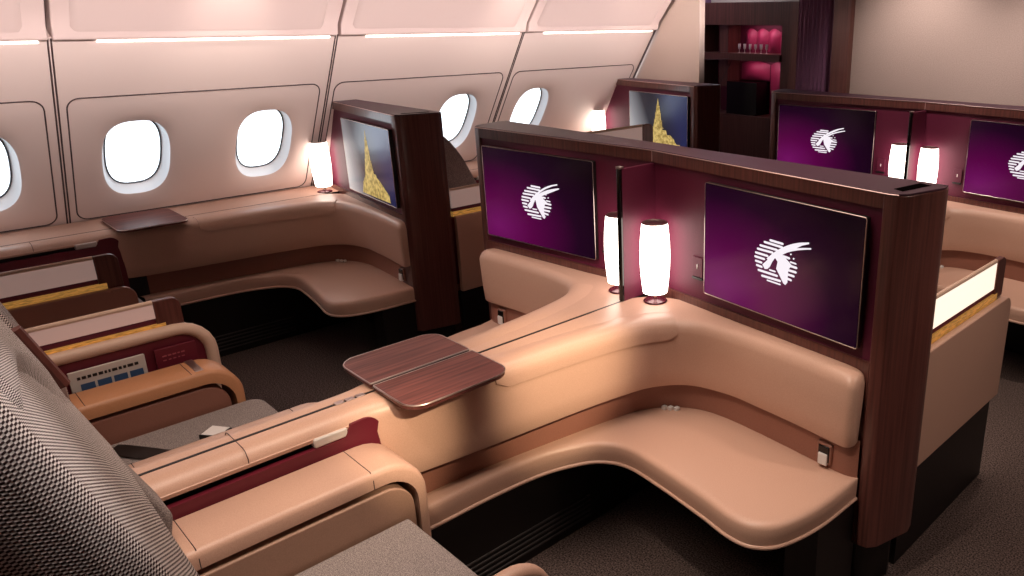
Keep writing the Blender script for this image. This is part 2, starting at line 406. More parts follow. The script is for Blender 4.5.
# ------------------------------------------------------------------ partitions
def clip(bm, co, no):
    g = bm.verts[:]+bm.edges[:]+bm.faces[:]
    r = bmesh.ops.bisect_plane(bm, geom=g, plane_co=co, plane_no=no, clear_outer=True)
    e = [x for x in r['geom_cut'] if isinstance(x, bmesh.types.BMEdge)]
    if e: bmesh.ops.contextual_create(bm, geom=e)
def make_partition(ox, oy, label, window=False):
    t = thing('suite_partition', label, 'partition', (ox if not window else ox+.3, oy+.05, 0), 'dark wood partitions between suite rows')
    def X(p): return [(ox+a, oy+b) for a, b in p]
    right = [(0, 0), (.997, -.088), (1.028, -.082), (1.050, -.055), (1.088, .085), (1.080, .126)]
    if window: right = [(0, -.018), (.955, -.118), (.985, -.119), (1.008, -.105), (1.055, .085), (1.045, .11)]
    fl = lambda x: (-.018-.1047*x) if window else -.0883*abs(x)
    if window: full = [(-.6, .04)]+right+[(-.6, .11)]
    else: full = right+[(-x, y) for x, y in right[:0:-1]]
    e = .010
    core = [(-.6, .06), (0, fl(0)+e), (.95, fl(.95)+e), (.95, .1), (-.6, .1)] if window else [(0, e), (.99, -.087+e), (.99, .12), (-.99, .12), (-.99, -.087+e)]
    def pr(name, pts, z0, z1, m, **k):
        bm = bmesh.new(); prism_bm(bm, X(pts), z0, z1)
        if window: clip(bm, Vector((wx(1.0)+.004, 0, 1.0)), -NRM)
        return finish(bm, name, m, t, **k)
    ex = right[1][0]-.012
    if window: mid = [(-.6, .04), (0, fl(0)), (ex, fl(ex)), (ex, .11), (-.6, .11)]
    else: mid = [(0, 0), (ex, fl(ex)), (ex, .126), (-ex, .126), (-ex, fl(ex))]
    pr('lower_panel', mid, .195, .84, 'wood', smooth=False)
    pr('fabric_panel', core, .84, 1.318, 'burgundy', smooth=False)
    pr('top_rail', mid, 1.316, ZT-.006, 'wood', smooth=False)
    pr('top_cap', [(x*.998, y) for x, y in full], ZT-.006, ZT, 'cap', bevel=.002)
    post = [(right[1][0]-.012, right[1][1]+.001)]+right[1:]+[(right[1][0]-.012, right[-1][1])]
    pr('end_post', post, .195, ZT-.006, 'wood', bevel=.003)
    if not window: pr('end_post', [(-x, y) for x, y in post], .195, ZT-.006, 'wood', bevel=.003)
    pr('plinth', [(x*.95, y*.7+.015) for x, y in full], 0, .196, 'black')
    # pale edge lines along the top
    edge = ([(-.6, .04)] if window else [])+right[:3]
    if not window: edge = [(-1.03, -.080), (-.997, -.088)]+edge
    bm = bmesh.new()
    pts = [Vector((ox+a, oy+b-.0005, ZT-.004)) for a, b in edge]
    if window: pts[0].x = wx(ZT)+.01
    tube_bm(bm, pts, .0022, 6); finish(bm, 'edge_line', 'cap_edge', t)
    # dark pocket in the cap near the aisle end
    bm = bmesh.new(); prism_bm(bm, X([(.985, -.03), (1.02, -.045), (1.045, .085), (1.005, .095)] if not window else [(.96, -.07), (.98, -.08), (1.015, .06), (.99, .07)]), ZT-.001, ZT+.0008)
    finish(bm, 'curtain_slot', 'slot_black', t)
    if not window:
        bm = bmesh.new(); box_bm(bm, ox-.0015, ox+.0015, oy-.0015, oy+.002, 1.318, ZT-.006); finish(bm, 'joint_line', 'cap_edge', t)
        # wing between the two lamps
        wg = bmesh.new(); prism_bm(wg, X([(-.007, -.165), (.007, -.165), (.007, .01), (-.007, .01)]), ZC, 1.312); wo = finish(wg, 'wing_panel', 'burgundy', t)
        bm = bmesh.new(); box_bm(bm, ox-.0095, ox+.0095, oy-.176, oy-.162, ZC, 1.314); finish(bm, 'wing_edge', 'gloss_black', wo, bevel=.004)
        bm = bmesh.new(); box_bm(bm, ox-.0105, ox+.0105, oy-.177, oy-.155, 1.3135, 1.322); finish(bm, 'wing_cap', 'satin', wo, bevel=.002)
    # power outlets on the fabric beside the screens
    for s in ((1,) if window else (1, -1)):
        y = lambda x: fl(x)+e
        def plate(name, x0, x1, z0, z1, d, m, p):
            bm = bmesh.new(); vs = box_bm(bm, 0, 1, 0, 1, z0, z1)
            for v in vs:
                xx = x0+(x1-x0)*v.co.x; v.co = Vector((ox+s*xx, oy+y(xx)-d*(1-v.co.y), v.co.z))
            return finish(bm, name, m, p, bevel=.0015)
        pl = plate('power_outlet', .215, .268, .925, 1.0, .006, 'burgundy', t)
        plate('outlet_light', .238, .244, .955, .972, .0075, 'white', pl)
        plate('outlet_shadow_gap', .215, .268, .914, .923, .008, 'black', pl)
    return t
make_partition(0, 0, 'wide dark wood centre partition holding two purple screens, nearest the camera')
make_partition(0, P, 'dark wood centre partition with two purple screens at the upper right, in front of the textured bulkhead')
make_partition(WX, 0, 'dark wood partition at the windows holding the golden tower screen, left of the big centre partition', True)
make_partition(WX, P, 'farther dark wood partition at the windows, with a tower screen below the cream bulkhead', True)
# ------------------------------------------------------------------ televisions
TW, TH = .664, .408
LOGO = None
def make_tv(cx, cy, th, label, kind, mirror=False):
    t = thing('television', label, 'television', (cx, cy, 1.083-TH/2), 'suite entertainment screens')
    u = Vector((math.cos(th), math.sin(th), 0)); n = Vector((math.sin(th), -math.cos(th), 0)); c = Vector((cx, cy, 1.083))
    def q(a, b, d): return c+u*a+Vector((0, 0, b))+n*d
    def slab(name, a0, a1, b0, b1, d0, d1, m, p, r=.006, **k):
        bm = bmesh.new(); out = rrect(a0, a1, b0, b1, r, 4)
        A = [bm.verts.new(q(a, b, d0)) for a, b in out]; B = [bm.verts.new(q(a, b, d1)) for a, b in out]
        bm.faces.new(A); bm.faces.new(B[::-1])
        for i in range(len(out)): j = (i+1) % len(out); bm.faces.new((A[i], A[j], B[j], B[i]))
        return finish(bm, name, m, p, **k)
    slab('housing', -TW/2, TW/2, -TH/2, TH/2, -.012, .006, 'black', t)
    bm = bmesh.new(); tube_bm(bm, [q(a, b, .0058) for a, b in rrect(-TW/2+.0012, TW/2-.0012, -TH/2+.0012, TH/2-.0012, .007, 4)], .0018, 6, closed=True); finish(bm, 'bezel', 'satin', t)
    bm = bmesh.new(); lay = bm.loops.layers.uv.verify()
    a, b = TW/2-.004, TH/2-.004
    f = bm.faces.new([bm.verts.new(q(*p)) for p in ((-a, -b, .0068), (a, -b, .0068), (a, b, .0068), (-a, b, .0068))])
    for l, uvv in zip(f.loops, ((0, 0), (1, 0), (1, 1), (0, 1))): l[lay].uv = uvv
    scr = finish(bm, 'screen', 'screen_magenta' if kind == 'logo' else 'screen_night', t, smooth=False, recalc=False)
    def shape(polys, name, m):
        bm = bmesh.new()
        for k, pl in enumerate(polys):
            f = bm.faces.new([bm.verts.new(q(x, y, .0074+.00012*k)) for x, y in pl])
        bmesh.ops.triangulate(bm, faces=bm.faces)
        return finish(bm, name, m, scr, smooth=False, recalc=False)
    if kind == 'logo': shape(logo_polys(), 'emblem', 'logo')
    else: shape(tower_polys(), 'tower_picture', 'tower')
    return t
def logo_polys():
    """antelope emblem in the screen's own plane, metres from its centre"""
    return [
        [(-0.0285, 0.0588), (-0.0245, 0.0572), (0.0268, 0.0563), (0.0308, 0.0582), (0.0309, 0.0621), (0.0269, 0.0641), (-0.0244, 0.065), (-0.0284, 0.0635)],
        [(-0.0527, 0.048), (-0.0487, 0.0463), (0.0253, 0.0446), (0.0293, 0.0465), (0.0294, 0.0504), (0.0255, 0.0524), (-0.0486, 0.0541), (-0.0526, 0.0526)],
        [(-0.0702, 0.0328), (-0.0662, 0.0312), (0.0043, 0.0311), (0.0084, 0.0331), (0.0084, 0.037), (0.0044, 0.0389), (-0.0662, 0.039), (-0.0702, 0.0375)],
        [(-0.081, 0.0189), (-0.077, 0.0174), (-0.0134, 0.0183), (-0.0095, 0.0203), (-0.0095, 0.0242), (-0.0135, 0.0261), (-0.0771, 0.0252), (-0.0811, 0.0236)],
        [(-0.0888, 0.0043), (-0.0848, 0.0027), (-0.0341, 0.0023), (-0.0301, 0.0042), (-0.0301, 0.0081), (-0.0341, 0.0101), (-0.0847, 0.0105), (-0.0887, 0.0089)],
        [(-0.0909, -0.0096), (-0.087, -0.0112), (-0.0479, -0.0116), (-0.0439, -0.0097), (-0.0439, -0.0058), (-0.0478, -0.0038), (-0.0869, -0.0034), (-0.0909, -0.0049)],
        [(-0.0875, -0.024), (-0.0835, -0.0256), (-0.0591, -0.0261), (-0.0551, -0.0242), (-0.055, -0.0203), (-0.059, -0.0183), (-0.0834, -0.0178), (-0.0874, -0.0193)],
        [(-0.0823, -0.0376), (-0.0784, -0.0394), (-0.0572, -0.0405), (-0.0531, -0.0388), (-0.0529, -0.0349), (-0.0567, -0.0327), (-0.078, -0.0316), (-0.0821, -0.0329)],
        [(-0.0741, -0.0527), (-0.0701, -0.0543), (0.01, -0.0549), (0.014, -0.0529), (0.0141, -0.049), (0.0101, -0.0471), (-0.07, -0.0465), (-0.074, -0.048)],
        [(-0.0575, -0.0686), (-0.0535, -0.0701), (0.0241, -0.0688), (0.0281, -0.0668), (0.028, -0.0629), (0.024, -0.061), (-0.0536, -0.0623), (-0.0576, -0.0639)],
        [(-0.0327, -0.0779), (-0.0287, -0.079), (0.0238, -0.0794), (0.0279, -0.078), (0.0279, -0.0753), (0.0239, -0.0739), (-0.0287, -0.0735), (-0.0327, -0.0746)],
        [(-0.0242, -0.0401), (-0.0202, -0.0412), (0.0005, -0.0412), (0.0045, -0.0398), (0.0045, -0.0371), (0.0005, -0.0357), (-0.0202, -0.0357), (-0.0242, -0.0368)],
        [(0.0274, 0.0186), (0.0313, 0.0169), (0.057, 0.0157), (0.0611, 0.0175), (0.0613, 0.0214), (0.0573, 0.0235), (0.0317, 0.0247), (0.0276, 0.0233)],
        [(0.0609, 0.0074), (0.0648, 0.0061), (0.084, 0.0054), (0.0881, 0.0066), (0.0882, 0.0093), (0.0842, 0.0108), (0.0651, 0.0116), (0.061, 0.0107)],
        [(0.041, -0.0057), (0.045, -0.0074), (0.0882, -0.0086), (0.0923, -0.0068), (0.0924, -0.0029), (0.0884, -0.0008), (0.0452, 0.0004), (0.0411, -0.0011)],
        [(0.0334, -0.0223), (0.0374, -0.0239), (0.0868, -0.0236), (0.0908, -0.0217), (0.0908, -0.0178), (0.0867, -0.0158), (0.0373, -0.0161), (0.0333, -0.0177)],
        [(0.0342, -0.0366), (0.0381, -0.0382), (0.0792, -0.0386), (0.0833, -0.0367), (0.0833, -0.0328), (0.0793, -0.0308), (0.0382, -0.0304), (0.0342, -0.0319)],
        [(0.039, -0.0494), (0.0429, -0.0513), (0.0688, -0.0541), (0.073, -0.0526), (0.0734, -0.0487), (0.0696, -0.0464), (0.0437, -0.0436), (0.0395, -0.0447)],
        [(-0.0534, -0.0272), (-0.0317, -0.006), (-0.0039, 0.0165), (0.0002, 0.0079), (-0.0114, -0.0082), (-0.0203, -0.0264), (-0.0301, -0.037), (-0.0423, -0.04)],
        [(-0.0038, 0.0148), (0.0174, 0.0294), (0.033, 0.0233), (0.0576, 0.0082), (0.0709, -0.0007), (0.0543, -0.0082), (0.0478, -0.0291), (0.0445, -0.0475), (0.0554, -0.0623), (0.0473, -0.0722), (0.0384, -0.0685), (0.0241, -0.0491), (0.0065, -0.0269), (0.0113, -0.0028), (0.0002, 0.0079)],
        [(-0.0356, -0.0017), (-0.0245, 0.0081), (-0.0135, 0.018), (-0.0021, 0.0277), (0.0099, 0.0368), (0.0224, 0.0452), (0.0352, 0.0529), (0.0484, 0.0601), (0.0618, 0.0667), (0.0756, 0.0726), (0.0897, 0.0777), (0.1041, 0.0819), (0.1186, 0.0853), (0.133, 0.0886), (0.1342, 0.0836), (0.1199, 0.0798), (0.1057, 0.076), (0.0918, 0.0715), (0.0783, 0.066), (0.0651, 0.0598), (0.0522, 0.053), (0.0396, 0.0455), (0.0274, 0.0376), (0.0156, 0.0291), (0.0043, 0.02), (-0.0064, 0.0101), (-0.0171, -0.0), (-0.0279, -0.0102)],
        [(0.0065, 0.024), (0.0161, 0.0295), (0.0258, 0.0351), (0.0357, 0.0404), (0.046, 0.0451), (0.0563, 0.0494), (0.0668, 0.0534), (0.0774, 0.057), (0.0881, 0.0602), (0.0989, 0.0631), (0.1097, 0.0658), (0.1205, 0.0683), (0.1314, 0.0705), (0.1422, 0.0727), (0.1433, 0.0681), (0.1325, 0.0655), (0.1218, 0.0628), (0.1112, 0.06), (0.1007, 0.0568), (0.0902, 0.0535), (0.0798, 0.05), (0.0696, 0.0461), (0.0595, 0.0418), (0.0496, 0.0372), (0.04, 0.0322), (0.0306, 0.0268), (0.0213, 0.0209), (0.0119, 0.015)],
        [(0.0682, 0.0356), (0.0667, 0.0326), (0.0631, 0.0316), (0.0608, 0.0334), (0.0619, 0.0364), (0.0654, 0.0379)],
        [(0.0804, 0.024), (0.0788, 0.021), (0.0753, 0.0199), (0.073, 0.0218), (0.074, 0.0248), (0.0775, 0.0263)],
    ]
def tower_polys():
    out = []
    lv = [(-.19, .088), (-.13, .082), (-.13, .066), (-.06, .060), (-.06, .047), (.0, .043), (.0, .033), (.05, .030), (.05, .020), (.095, .018), (.095, .010), (.13, .008), (.13, .004), (.168, .001)]
    cx_ = .01
    out.append([(cx_-w_, z) for z, w_ in lv]+[(cx_+w_, z) for z, w_ in lv[::-1]])
    out.append([(-.12, -.19), (.26, -.19), (.25, -.15), (.20, -.155), (.19, -.12), (.15, -.125), (.145, -.09), (.11, -.095), (.10, -.06), (.06, -.06), (-.05, -.08), (-.10, -.13)])
    for k in range(5):
        z = -.10+.052*k; w_ = .062-.011*k
        out.append([(cx_-w_*1.25, z), (cx_+w_*1.25, z), (cx_+w_*1.1, z+.005), (cx_-w_*1.1, z+.005)])
    return out
make_tv(.621, -.065, -.104, 'purple screen with white antelope emblem on the right half of the near centre partition', 'logo')
make_tv(-.621, -.065, .104, 'purple screen with white antelope emblem on the left half of the near centre partition', 'logo')
make_tv(.621, P-.065, -.104, 'purple screen cut by the right edge of the picture', 'logo')
make_tv(-.621, P-.065, .104, 'purple emblem screen on the far centre partition, left of the two far lamps', 'logo')
make_tv(-2.048, -.100, -.0955, 'screen showing a golden tower on the near window partition', 'tower')
make_tv(-2.048, P-.100, -.0955, 'screen showing a golden tower on the far window partition, beside the bar cabinet', 'tower')
# ------------------------------------------------------------------ table lamps
def make_lamp(x, y, label):
    t = thing('table_lamp', label, 'lamp', (x, y, ZC), 'glowing table lamps on the consoles')
    lathe('base', [(.0001, ZC), (.044, ZC), (.045, ZC+.003), (.042, ZC+.006), (.012, ZC+.009), (.0001, ZC+.01)], x, y, 'lamp_base', t)
    lathe('stem', [(.006, ZC+.008), (.006, ZC+.026), (.009, ZC+.03), (.009, ZC+.036), (.0001, ZC+.036)], x, y, 'chrome', t, seg=16)
    z0, z1 = ZC+.034, 1.115
    prof = [(.0001, z0+.001), (.034, z0)]+[(.040+.0165*math.sin(math.pi*(.12+.72*k/12)), z0+.004+(z1-z0-.004)*k/12) for k in range(13)]
    prof += [(prof[-1][0]-.003, z1), (prof[-1][0]-.004, z1-.02), (.0001, z1-.022)]
    lathe('shade', prof, x, y, 'lamp_glass', t)
    lathe('rim', [(prof[-4][0]-.001, z1-.001), (prof[-4][0]+.0015, z1+.0005), (prof[-4][0]-.002, z1+.0025), (prof[-4][0]-.005, z1+.001), (prof[-4][0]-.005, z1-.003)], x, y, 'satin', t)
    return t
lp = make_lamp(.091, -.083, 'glowing lamp right of the dark wing panel on the near centre console')
copy_tree(lp, (-.182, -.01, 0), label='glowing lamp half hidden behind the dark wing panel, beside the left purple screen')
copy_tree(lp, (0, P, 0), label='far glowing lamp at the upper right, on the right of its divider')
copy_tree(lp, (-.182, P, 0), label='far glowing lamp at the upper right, on the left of its divider')
copy_tree(lp, (-2.80, .0, 0), label='glowing lamp on the window ledge beside the near golden tower screen')
copy_tree(lp, (-2.80, P-.02, 0), label='glowing lamp at the far end of the sidewall beside the far golden tower screen')
# ------------------------------------------------------------------ consoles
def sgn(pts, s): return [(s*x, y) for x, y in pts]
A_ = [(.078, -2.25), (.078, -1.7), (.078, -1.42), (.080, -1.30), (.084, -1.20), (.106, -1.10), (.132, -.9), (.152, -.7), (.172, -.52), (.196, -.381), (.234, -.252), (.322, -.160), (.46, -.130), (.6, -.124), (.78, -.133), (.92, -.150), (.965, -.150), (.982, -.128)]
B_ = [(.06, -2.25), (.06, -1.7), (.065, -1.42), (.07, -1.30), (.084, -1.20), (.110, -1.11), (.139, -.9), (.160, -.7), (.180, -.52), (.202, -.381), (.237, -.250), (.325, -.150), (.47, -.112), (.6, -.115), (.76, -.125), (.92, -.142), (.962, -.140), (.979, -.118)]
C_ = [(.006, -2.25), (.006, -1.7), (.006, -1.42), (.006, -1.30), (.006, -1.20), (.006, -1.10), (.006, -.9), (.006, -.7), (.006, -.52), (.006, -.33), (.006, -.12), (.14, -.0145), (.35, -.033), (.55, -.0505), (.75, -.068), (.88, -.0795), (.95, -.0855), (.978, -.088)]
D_ = [(.048, -1.6), (.052, -1.2), (.056, -1.08), (.07, -.869), (.109, -.581), (.15, -.334), (.180, -.235), (.246, -.150), (.336, -.098), (.457, -.082), (.664, -.092), (.832, -.106), (.94, -.112), (.984, -.100)]
E_ = [(.122, -1.14), (.125, -1.063), (.127, -.882), (.145, -.694), (.186, -.575), (.236, -.505), (.324, -.466), (.473, -.474), (.677, -.501), (.808, -.523), (.887, -.511), (.945, -.448), (.980, -.303), (.987, -.100)]
def make_console(s, label):
    t = thing('side_console', label, 'console', (s*.35, -1.0, 0), 'tan leather suite consoles')
    def V3(p, z): return Vector((s*p[0], p[1], z))
    n = 90
    A3 = spline([(x, y, 0) for x, y in A_], n)
    # keep rows aligned: sample B and C by the same control parameter
    def par(ctrl):
        P_ = [Vector((*p, 0)) for p in ctrl]; P_ = [P_[0]*2-P_[1]]+P_+[P_[-1]*2-P_[-2]]; out = []
        m_ = len(ctrl)-1
        for k in range(n):
            u = m_*k/(n-1); i = min(int(u), m_-1); tt = u-i; a, b, c, d = P_[i:i+4]
            out.append(.5*((2*b)+(c-a)*tt+(2*a-5*b+4*c-d)*tt*tt+(-a+3*b-3*c+d)*tt**3))
        return out
    a, b, c = par(A_), par(B_), par(C_); A_END = a[-1]
    rows = []
    for k in range(n):
        nar = a[k].y < -1.27            # along the seat only the padded roll is left
        f = min(max((a[k].y+1.212)/.03, 0), 1)
        zb = .563*f+.775*(1-f)
        ba = a[k].lerp(b[k], f)
        inn = (c[k]-a[k]); L = inn.length; inn = inn/max(L, 1e-6)
        back = ba+inn*.012
        P0 = V3(back, zb+.004); P1 = V3(ba+inn*.003, zb-.001); P2 = V3(ba, zb+.004)
        mid = ba.lerp(a[k], .5); out = (-inn)*.004
        P3 = V3(ba.lerp(a[k], .28)+out*.6, zb+(.78-zb)*.3); P4 = V3(mid+out, zb+(.78-zb)*.6); P5 = V3(a[k]+out*.6, .768)
        P6 = V3(a[k]+inn*.002, .784); P7 = V3(a[k]+inn*.011, .798); P8 = V3(a[k]+inn*.024, .807)
        P9 = V3(a[k]+inn*min(.042, L*.6), .811)
        P10 = V3(a[k].lerp(c[k], .75), .811); P11 = V3(c[k], .811); P12 = V3(c[k], .80)
        de = (A_END-a[k]).length
        if a[k].x > .7 and de < .05:
            q_ = 1-math.sqrt(max(0, 1-(1-de/.05)**2))
            for p_ in (P3, P4, P5, P6, P7, P8, P9, P10): p_.z -= .035*q_*((p_.z-.563)/.25)
            for p_ in (P0, P1, P2): p_.z += .012*q_
            P11.z -= .035*q_; P12.z -= .035*q_
        rows.append([P0, P1, P2, P3, P4, P5, P6, P7, P8, P9, P10, P11, P12])
    bm = bmesh.new(); grid_bm(bm, rows, uv=False)
    f0 = [v for v in bm.verts if (v.co-rows[-1][0]).length < 1e-9]
    nc = 13; vs = list(bm.verts); bm.faces.new(vs[-nc:])
    finish(bm, 'side_panel', 'leather', t, angle=70)
    # inner structure below the roll and the lower band
    d3 = spline([(x, y, 0) for x, y in D_], 80)
    bm = bmesh.new(); grid_bm(bm, [[V3(p, z) for z in (.43, .445, .5, .58)] for p in d3], uv=False)
    finish(bm, 'lower_band', 'leather_dark', t)
    bm = bmesh.new(); box_bm(bm, s*.004, s*.058, -2.25, -1.1, .0, .80); finish(bm, 'inner_wall', 'black', t, smooth=False)
    bm = bmesh.new(); box_bm(bm, s*.0002, s*.0042, -2.25, -.004, .70, .8116); finish(bm, 'seam_gap', 'black', t, smooth=False)
    bm = bmesh.new(); tube_bm(bm, [(s*.006, -1.52, .8113), (s*.05, -1.52, .8113), (s*.066, -1.52, .8075), (s*.0782, -1.52, .792), (s*.0782, -1.52, .779)], .0011, 6); finish(bm, 'seam', 'groove', t)
    # burgundy magazine pocket beside the armrest
    pts = [(-2.2, .5), (-1.185, .5), (-1.185, .73)]+[(-1.225+.04*math.cos(math.radians(q)), .745+.04*math.sin(math.radians(q))) for q in range(0, 91, 15)]+[(-1.265, .783), (-1.285, .752), (-2.2, .745)]
    bm = bmesh.new(); prs = []
    for x in (.070, .0888): prs.append([bm.verts.new((s*x, y, z)) for y, z in pts])
    bm.faces.new(prs[0]); bm.faces.new(prs[1][::-1])
    for i in range(len(pts)): j = (i+1) % len(pts); bm.faces.new((prs[0][i], prs[0][j], prs[1][j], prs[1][i]))
    finish(bm, 'pocket_panel', 'burgundy_red', t, smooth=False)
    bm = bmesh.new(); box_bm(bm, s*.060, s*.0885, -1.365, -1.275, .752, .778); finish(bm, 'handset', 'plastic', t, bevel=.005)
    # flap lying on the top
    # padded flap hooked over the rounded edge
    ks = [k for k in range(n) if -.875 < a[k].y and a[k].x < .30 and a[k].y < -.175]
    fr = []
    for m_, k in enumerate(ks):
        inn = (c[k]-a[k]).normalized(); t_ = m_/(len(ks)-1)
        e_ = min(1, t_/.06, (1-t_)/.10)
        ez = 1-math.sqrt(max(0, 1-(1-e_)**2))
        zl = .742+.022*ez; o_ = -.0065
        fr.append([V3(a[k]+inn*.001, zl+.002), V3(a[k]+inn*(o_-.002), zl), V3(a[k]+inn*(o_-.002), zl+.006), V3(a[k]+inn*(o_-.001), .768), V3(a[k]+inn*(o_+.003), .789), V3(a[k]+inn*(o_+.013), .804), V3(a[k]+inn*(.022), .813), V3(a[k]+inn*.046, .8165), V3(a[k]+inn*.075, .8145), V3(a[k]+inn*.10, .8105)])
    end0 = [Vector(p) for p in fr[0]]; end1 = [Vector(p) for p in fr[-1]]
    def sink(row, k): 
        inn = (c[k]-a[k]).normalized(); return [p+Vector((s*inn.x, inn.y, 0))*.008+Vector((0, 0, -.006)) for p in row]
    fr = [sink(end0, ks[0])]+fr+[sink(end1, ks[-1])]
    bm = bmesh.new(); grid_bm(bm, fr, uv=False); finish(bm, 'top_flap', 'leather', t, angle=60)
    # ottoman bench with its long ledge
    e3 = spline([(x, y, 0) for x, y in E_], 120); d4 = spline([(x, y, 0) for x, y in D_], 120)
    # match parameter along the bends by nearest index warp
    rows = []
    for k in range(120):
        e = e3[k]; tgt = None
        tn = (e3[min(k+1, 119)]-e3[max(k-1, 0)]).normalized(); nn = Vector((-tn.y, tn.x, 0))      # towards the console
        if nn.dot(Vector((.3, 0, 0))-Vector((e.x, 0, 0))) < 0 and False: nn = -nn
        # band point at a matching fraction
        y_ = e.y
        if y_ < -.62 and e.x < .2: frac = None; dd = min(d4, key=lambda q: abs(q.y-y_)); dp = dd
        else:
            # fan from the inner corner to the partition
            i0 = next(i for i, q in enumerate(e3) if q.y > -.62); j0 = min(range(120), key=lambda i: abs(d4[i].y+.62))
            u = (k-i0)/(119-i0); dp = d4[min(int(round(j0+u*(119-j0))), 119)]
        rows.append((e, dp, nn))
    R_ = []
    for e, dp, nn in rows:
        g = (dp-e).normalized()
        q_ = min(1, (dp-e).length/.09)
        R_.append([V3(dp, .447), V3(e.lerp(dp, .6), .448), V3(e+nn*.034*q_, .4475), V3(e+nn*.018*q_, .446), V3(e+nn*.008*q_, .441), V3(e+nn*.0025*q_, .431), V3(e+nn*.001, .405), V3(e+nn*.002, .380), V3(e+nn*.010, .379)])
    bm = bmesh.new(); grid_bm(bm, R_, uv=False); finish(bm, 'ottoman_bench', 'leather', t, angle=80)
    bm = bmesh.new(); tube_bm(bm, [V3(e+nn*.002, .373) for e, dp, nn in rows], .0065, 10); finish(bm, 'bench_trim', 'trim', t)
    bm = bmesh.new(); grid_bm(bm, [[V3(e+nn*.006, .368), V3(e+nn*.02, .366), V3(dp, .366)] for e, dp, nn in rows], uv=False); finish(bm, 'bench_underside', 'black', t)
    # kick plate with ribs
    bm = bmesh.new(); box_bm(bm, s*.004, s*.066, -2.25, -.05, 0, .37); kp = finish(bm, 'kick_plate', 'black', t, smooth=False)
    for i in range(5):
        z = .035+i*.021
        bm = bmesh.new(); box_bm(bm, s*.064, s*.071, -2.2, -.42, z, z+.007); finish(bm, 'rib', 'rib', kp, bevel=.002)
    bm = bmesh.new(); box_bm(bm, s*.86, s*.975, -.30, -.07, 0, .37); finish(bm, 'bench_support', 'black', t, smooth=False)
    # seat belt socket in the band and a chrome latch
    bm = bmesh.new(); box_bm(bm, s*.845, s*.90, -.122, -.10, .462, .535); so = finish(bm, 'belt_socket', 'leather_dark', t, bevel=.006)
    bm = bmesh.new(); box_bm(bm, s*.852, s*.893, -.126, -.11, .47, .528); finish(bm, 'socket_recess', 'gloss_black', so, bevel=.004)
    bm = bmesh.new(); box_bm(bm, s*.856, s*.889, -.132, -.12, .462, .502); finish(bm, 'buckle', 'white', so, bevel=.003)
    bm = bmesh.new()
    for k in range(3): box_bm(bm, s*(.222+.020*k), s*(.238+.020*k), -.192+.012*k, -.174+.012*k, .446, .460)
    finish(bm, 'latch', 'white', t, bevel=.002)
    return t
c1 = make_console(1, 'tan leather console with a curving ottoman bench below the near right purple screen')
c2 = make_console(-1, 'tan leather console on the left of the centre seam, mostly behind the wooden table')
copy_tree(c1, (0, P, 0), label='pale leather console and bench at the right edge, below the far lamps')
copy_tree(c1, (WX, 0, 0), label='brown leather console with curving bench under the windows, below the near golden tower screen')
copy_tree(c1, (WX, P, 0), label='farthest window console, under the far golden tower screen')
# ledge between the window consoles and the sidewall
for dy, lb in ((0, 'brown leather window ledge running under the near windows'), (P, 'brown leather window ledge beyond the near window partition')):
    bm = bmesh.new(); y0, y1 = -2.15+dy+(.03 if dy else 0), -.002+dy
    prism = [(WX-.002, .0), (WX-.002, .811), (WX-.05, .813), (wx(.82)+.006, .818), (wx(.80)+.006, .78), (-2.955, .7), (-2.955, 0)]
    a = [bm.verts.new((x, y0, z)) for x, z in prism]; b = [bm.verts.new((x, y1, z)) for x, z in prism]
    bm.faces.new(a); bm.faces.new(b[::-1])
    for i in range(len(prism)): j = (i+1) % len(prism); bm.faces.new((a[i], a[j], b[j], b[i]))
    tag(finish(bm, 'window_ledge', 'leather', org=(-2.8, dy-1.0, 0), bevel=.003), lb, 'ledge')
def prism(name, pts, z0, z1, material, parent=None, **k):
    bm = bmesh.new(); prism_bm(bm, pts, z0, z1); return finish(bm, name, material, parent, **k)
# ------------------------------------------------------------------ tables
def make_table(ox, oy, label):
    t = thing('console_table', label, 'table', (ox, oy-.99, .812), 'two leaf wooden console tables')
    for s in (-1, 1):
        r = .055
        pts = rrect(.008, .218, -1.155, -.828, (r, .004, .004, r), 6)
        o1 = prism('table_leaf', [(ox+s*x, oy+y) for x, y in pts], .8172, .8315, 'wood_table', t, bevel=.002)
        bm = bmesh.new(); tube_bm(bm, [(ox+s*x, oy+y, .830) for x, y in pts], .0026, 6, closed=True); finish(bm, 'metal_edge', 'satin', o1)
    box('hinge_bar', ox-.0075, ox+.0075, oy-1.15, oy-.833, .8172, .824, 'black', t, smooth=False)
    hg = bmesh.new()
    for k in range(3): box_bm(hg, ox-.010, ox+.010, oy-1.265+k*.03, oy-1.24+k*.03, .8115, .8135)
    finish(hg, 'hinge', 'satin', t, bevel=.002)
    return t
tb = make_table(0, 0, 'dark wooden two-leaf table on the near centre console')
wt = thing('console_table', 'dark wooden table under the windows at the left', 'table', (WX, -1.03, .812), 'two leaf wooden console tables')
pts = rrect(-.20, .19, -1.195, -.885, .055, 6)
wl_ = prism('table_leaf', [(WX+x, y) for x, y in pts], .8182, .8325, 'wood_table', wt, bevel=.002)
bm = bmesh.new(); tube_bm(bm, [(WX+x, y, .829) for x, y in pts], .0026, 6, closed=True); finish(bm, 'metal_edge', 'satin', wl_)
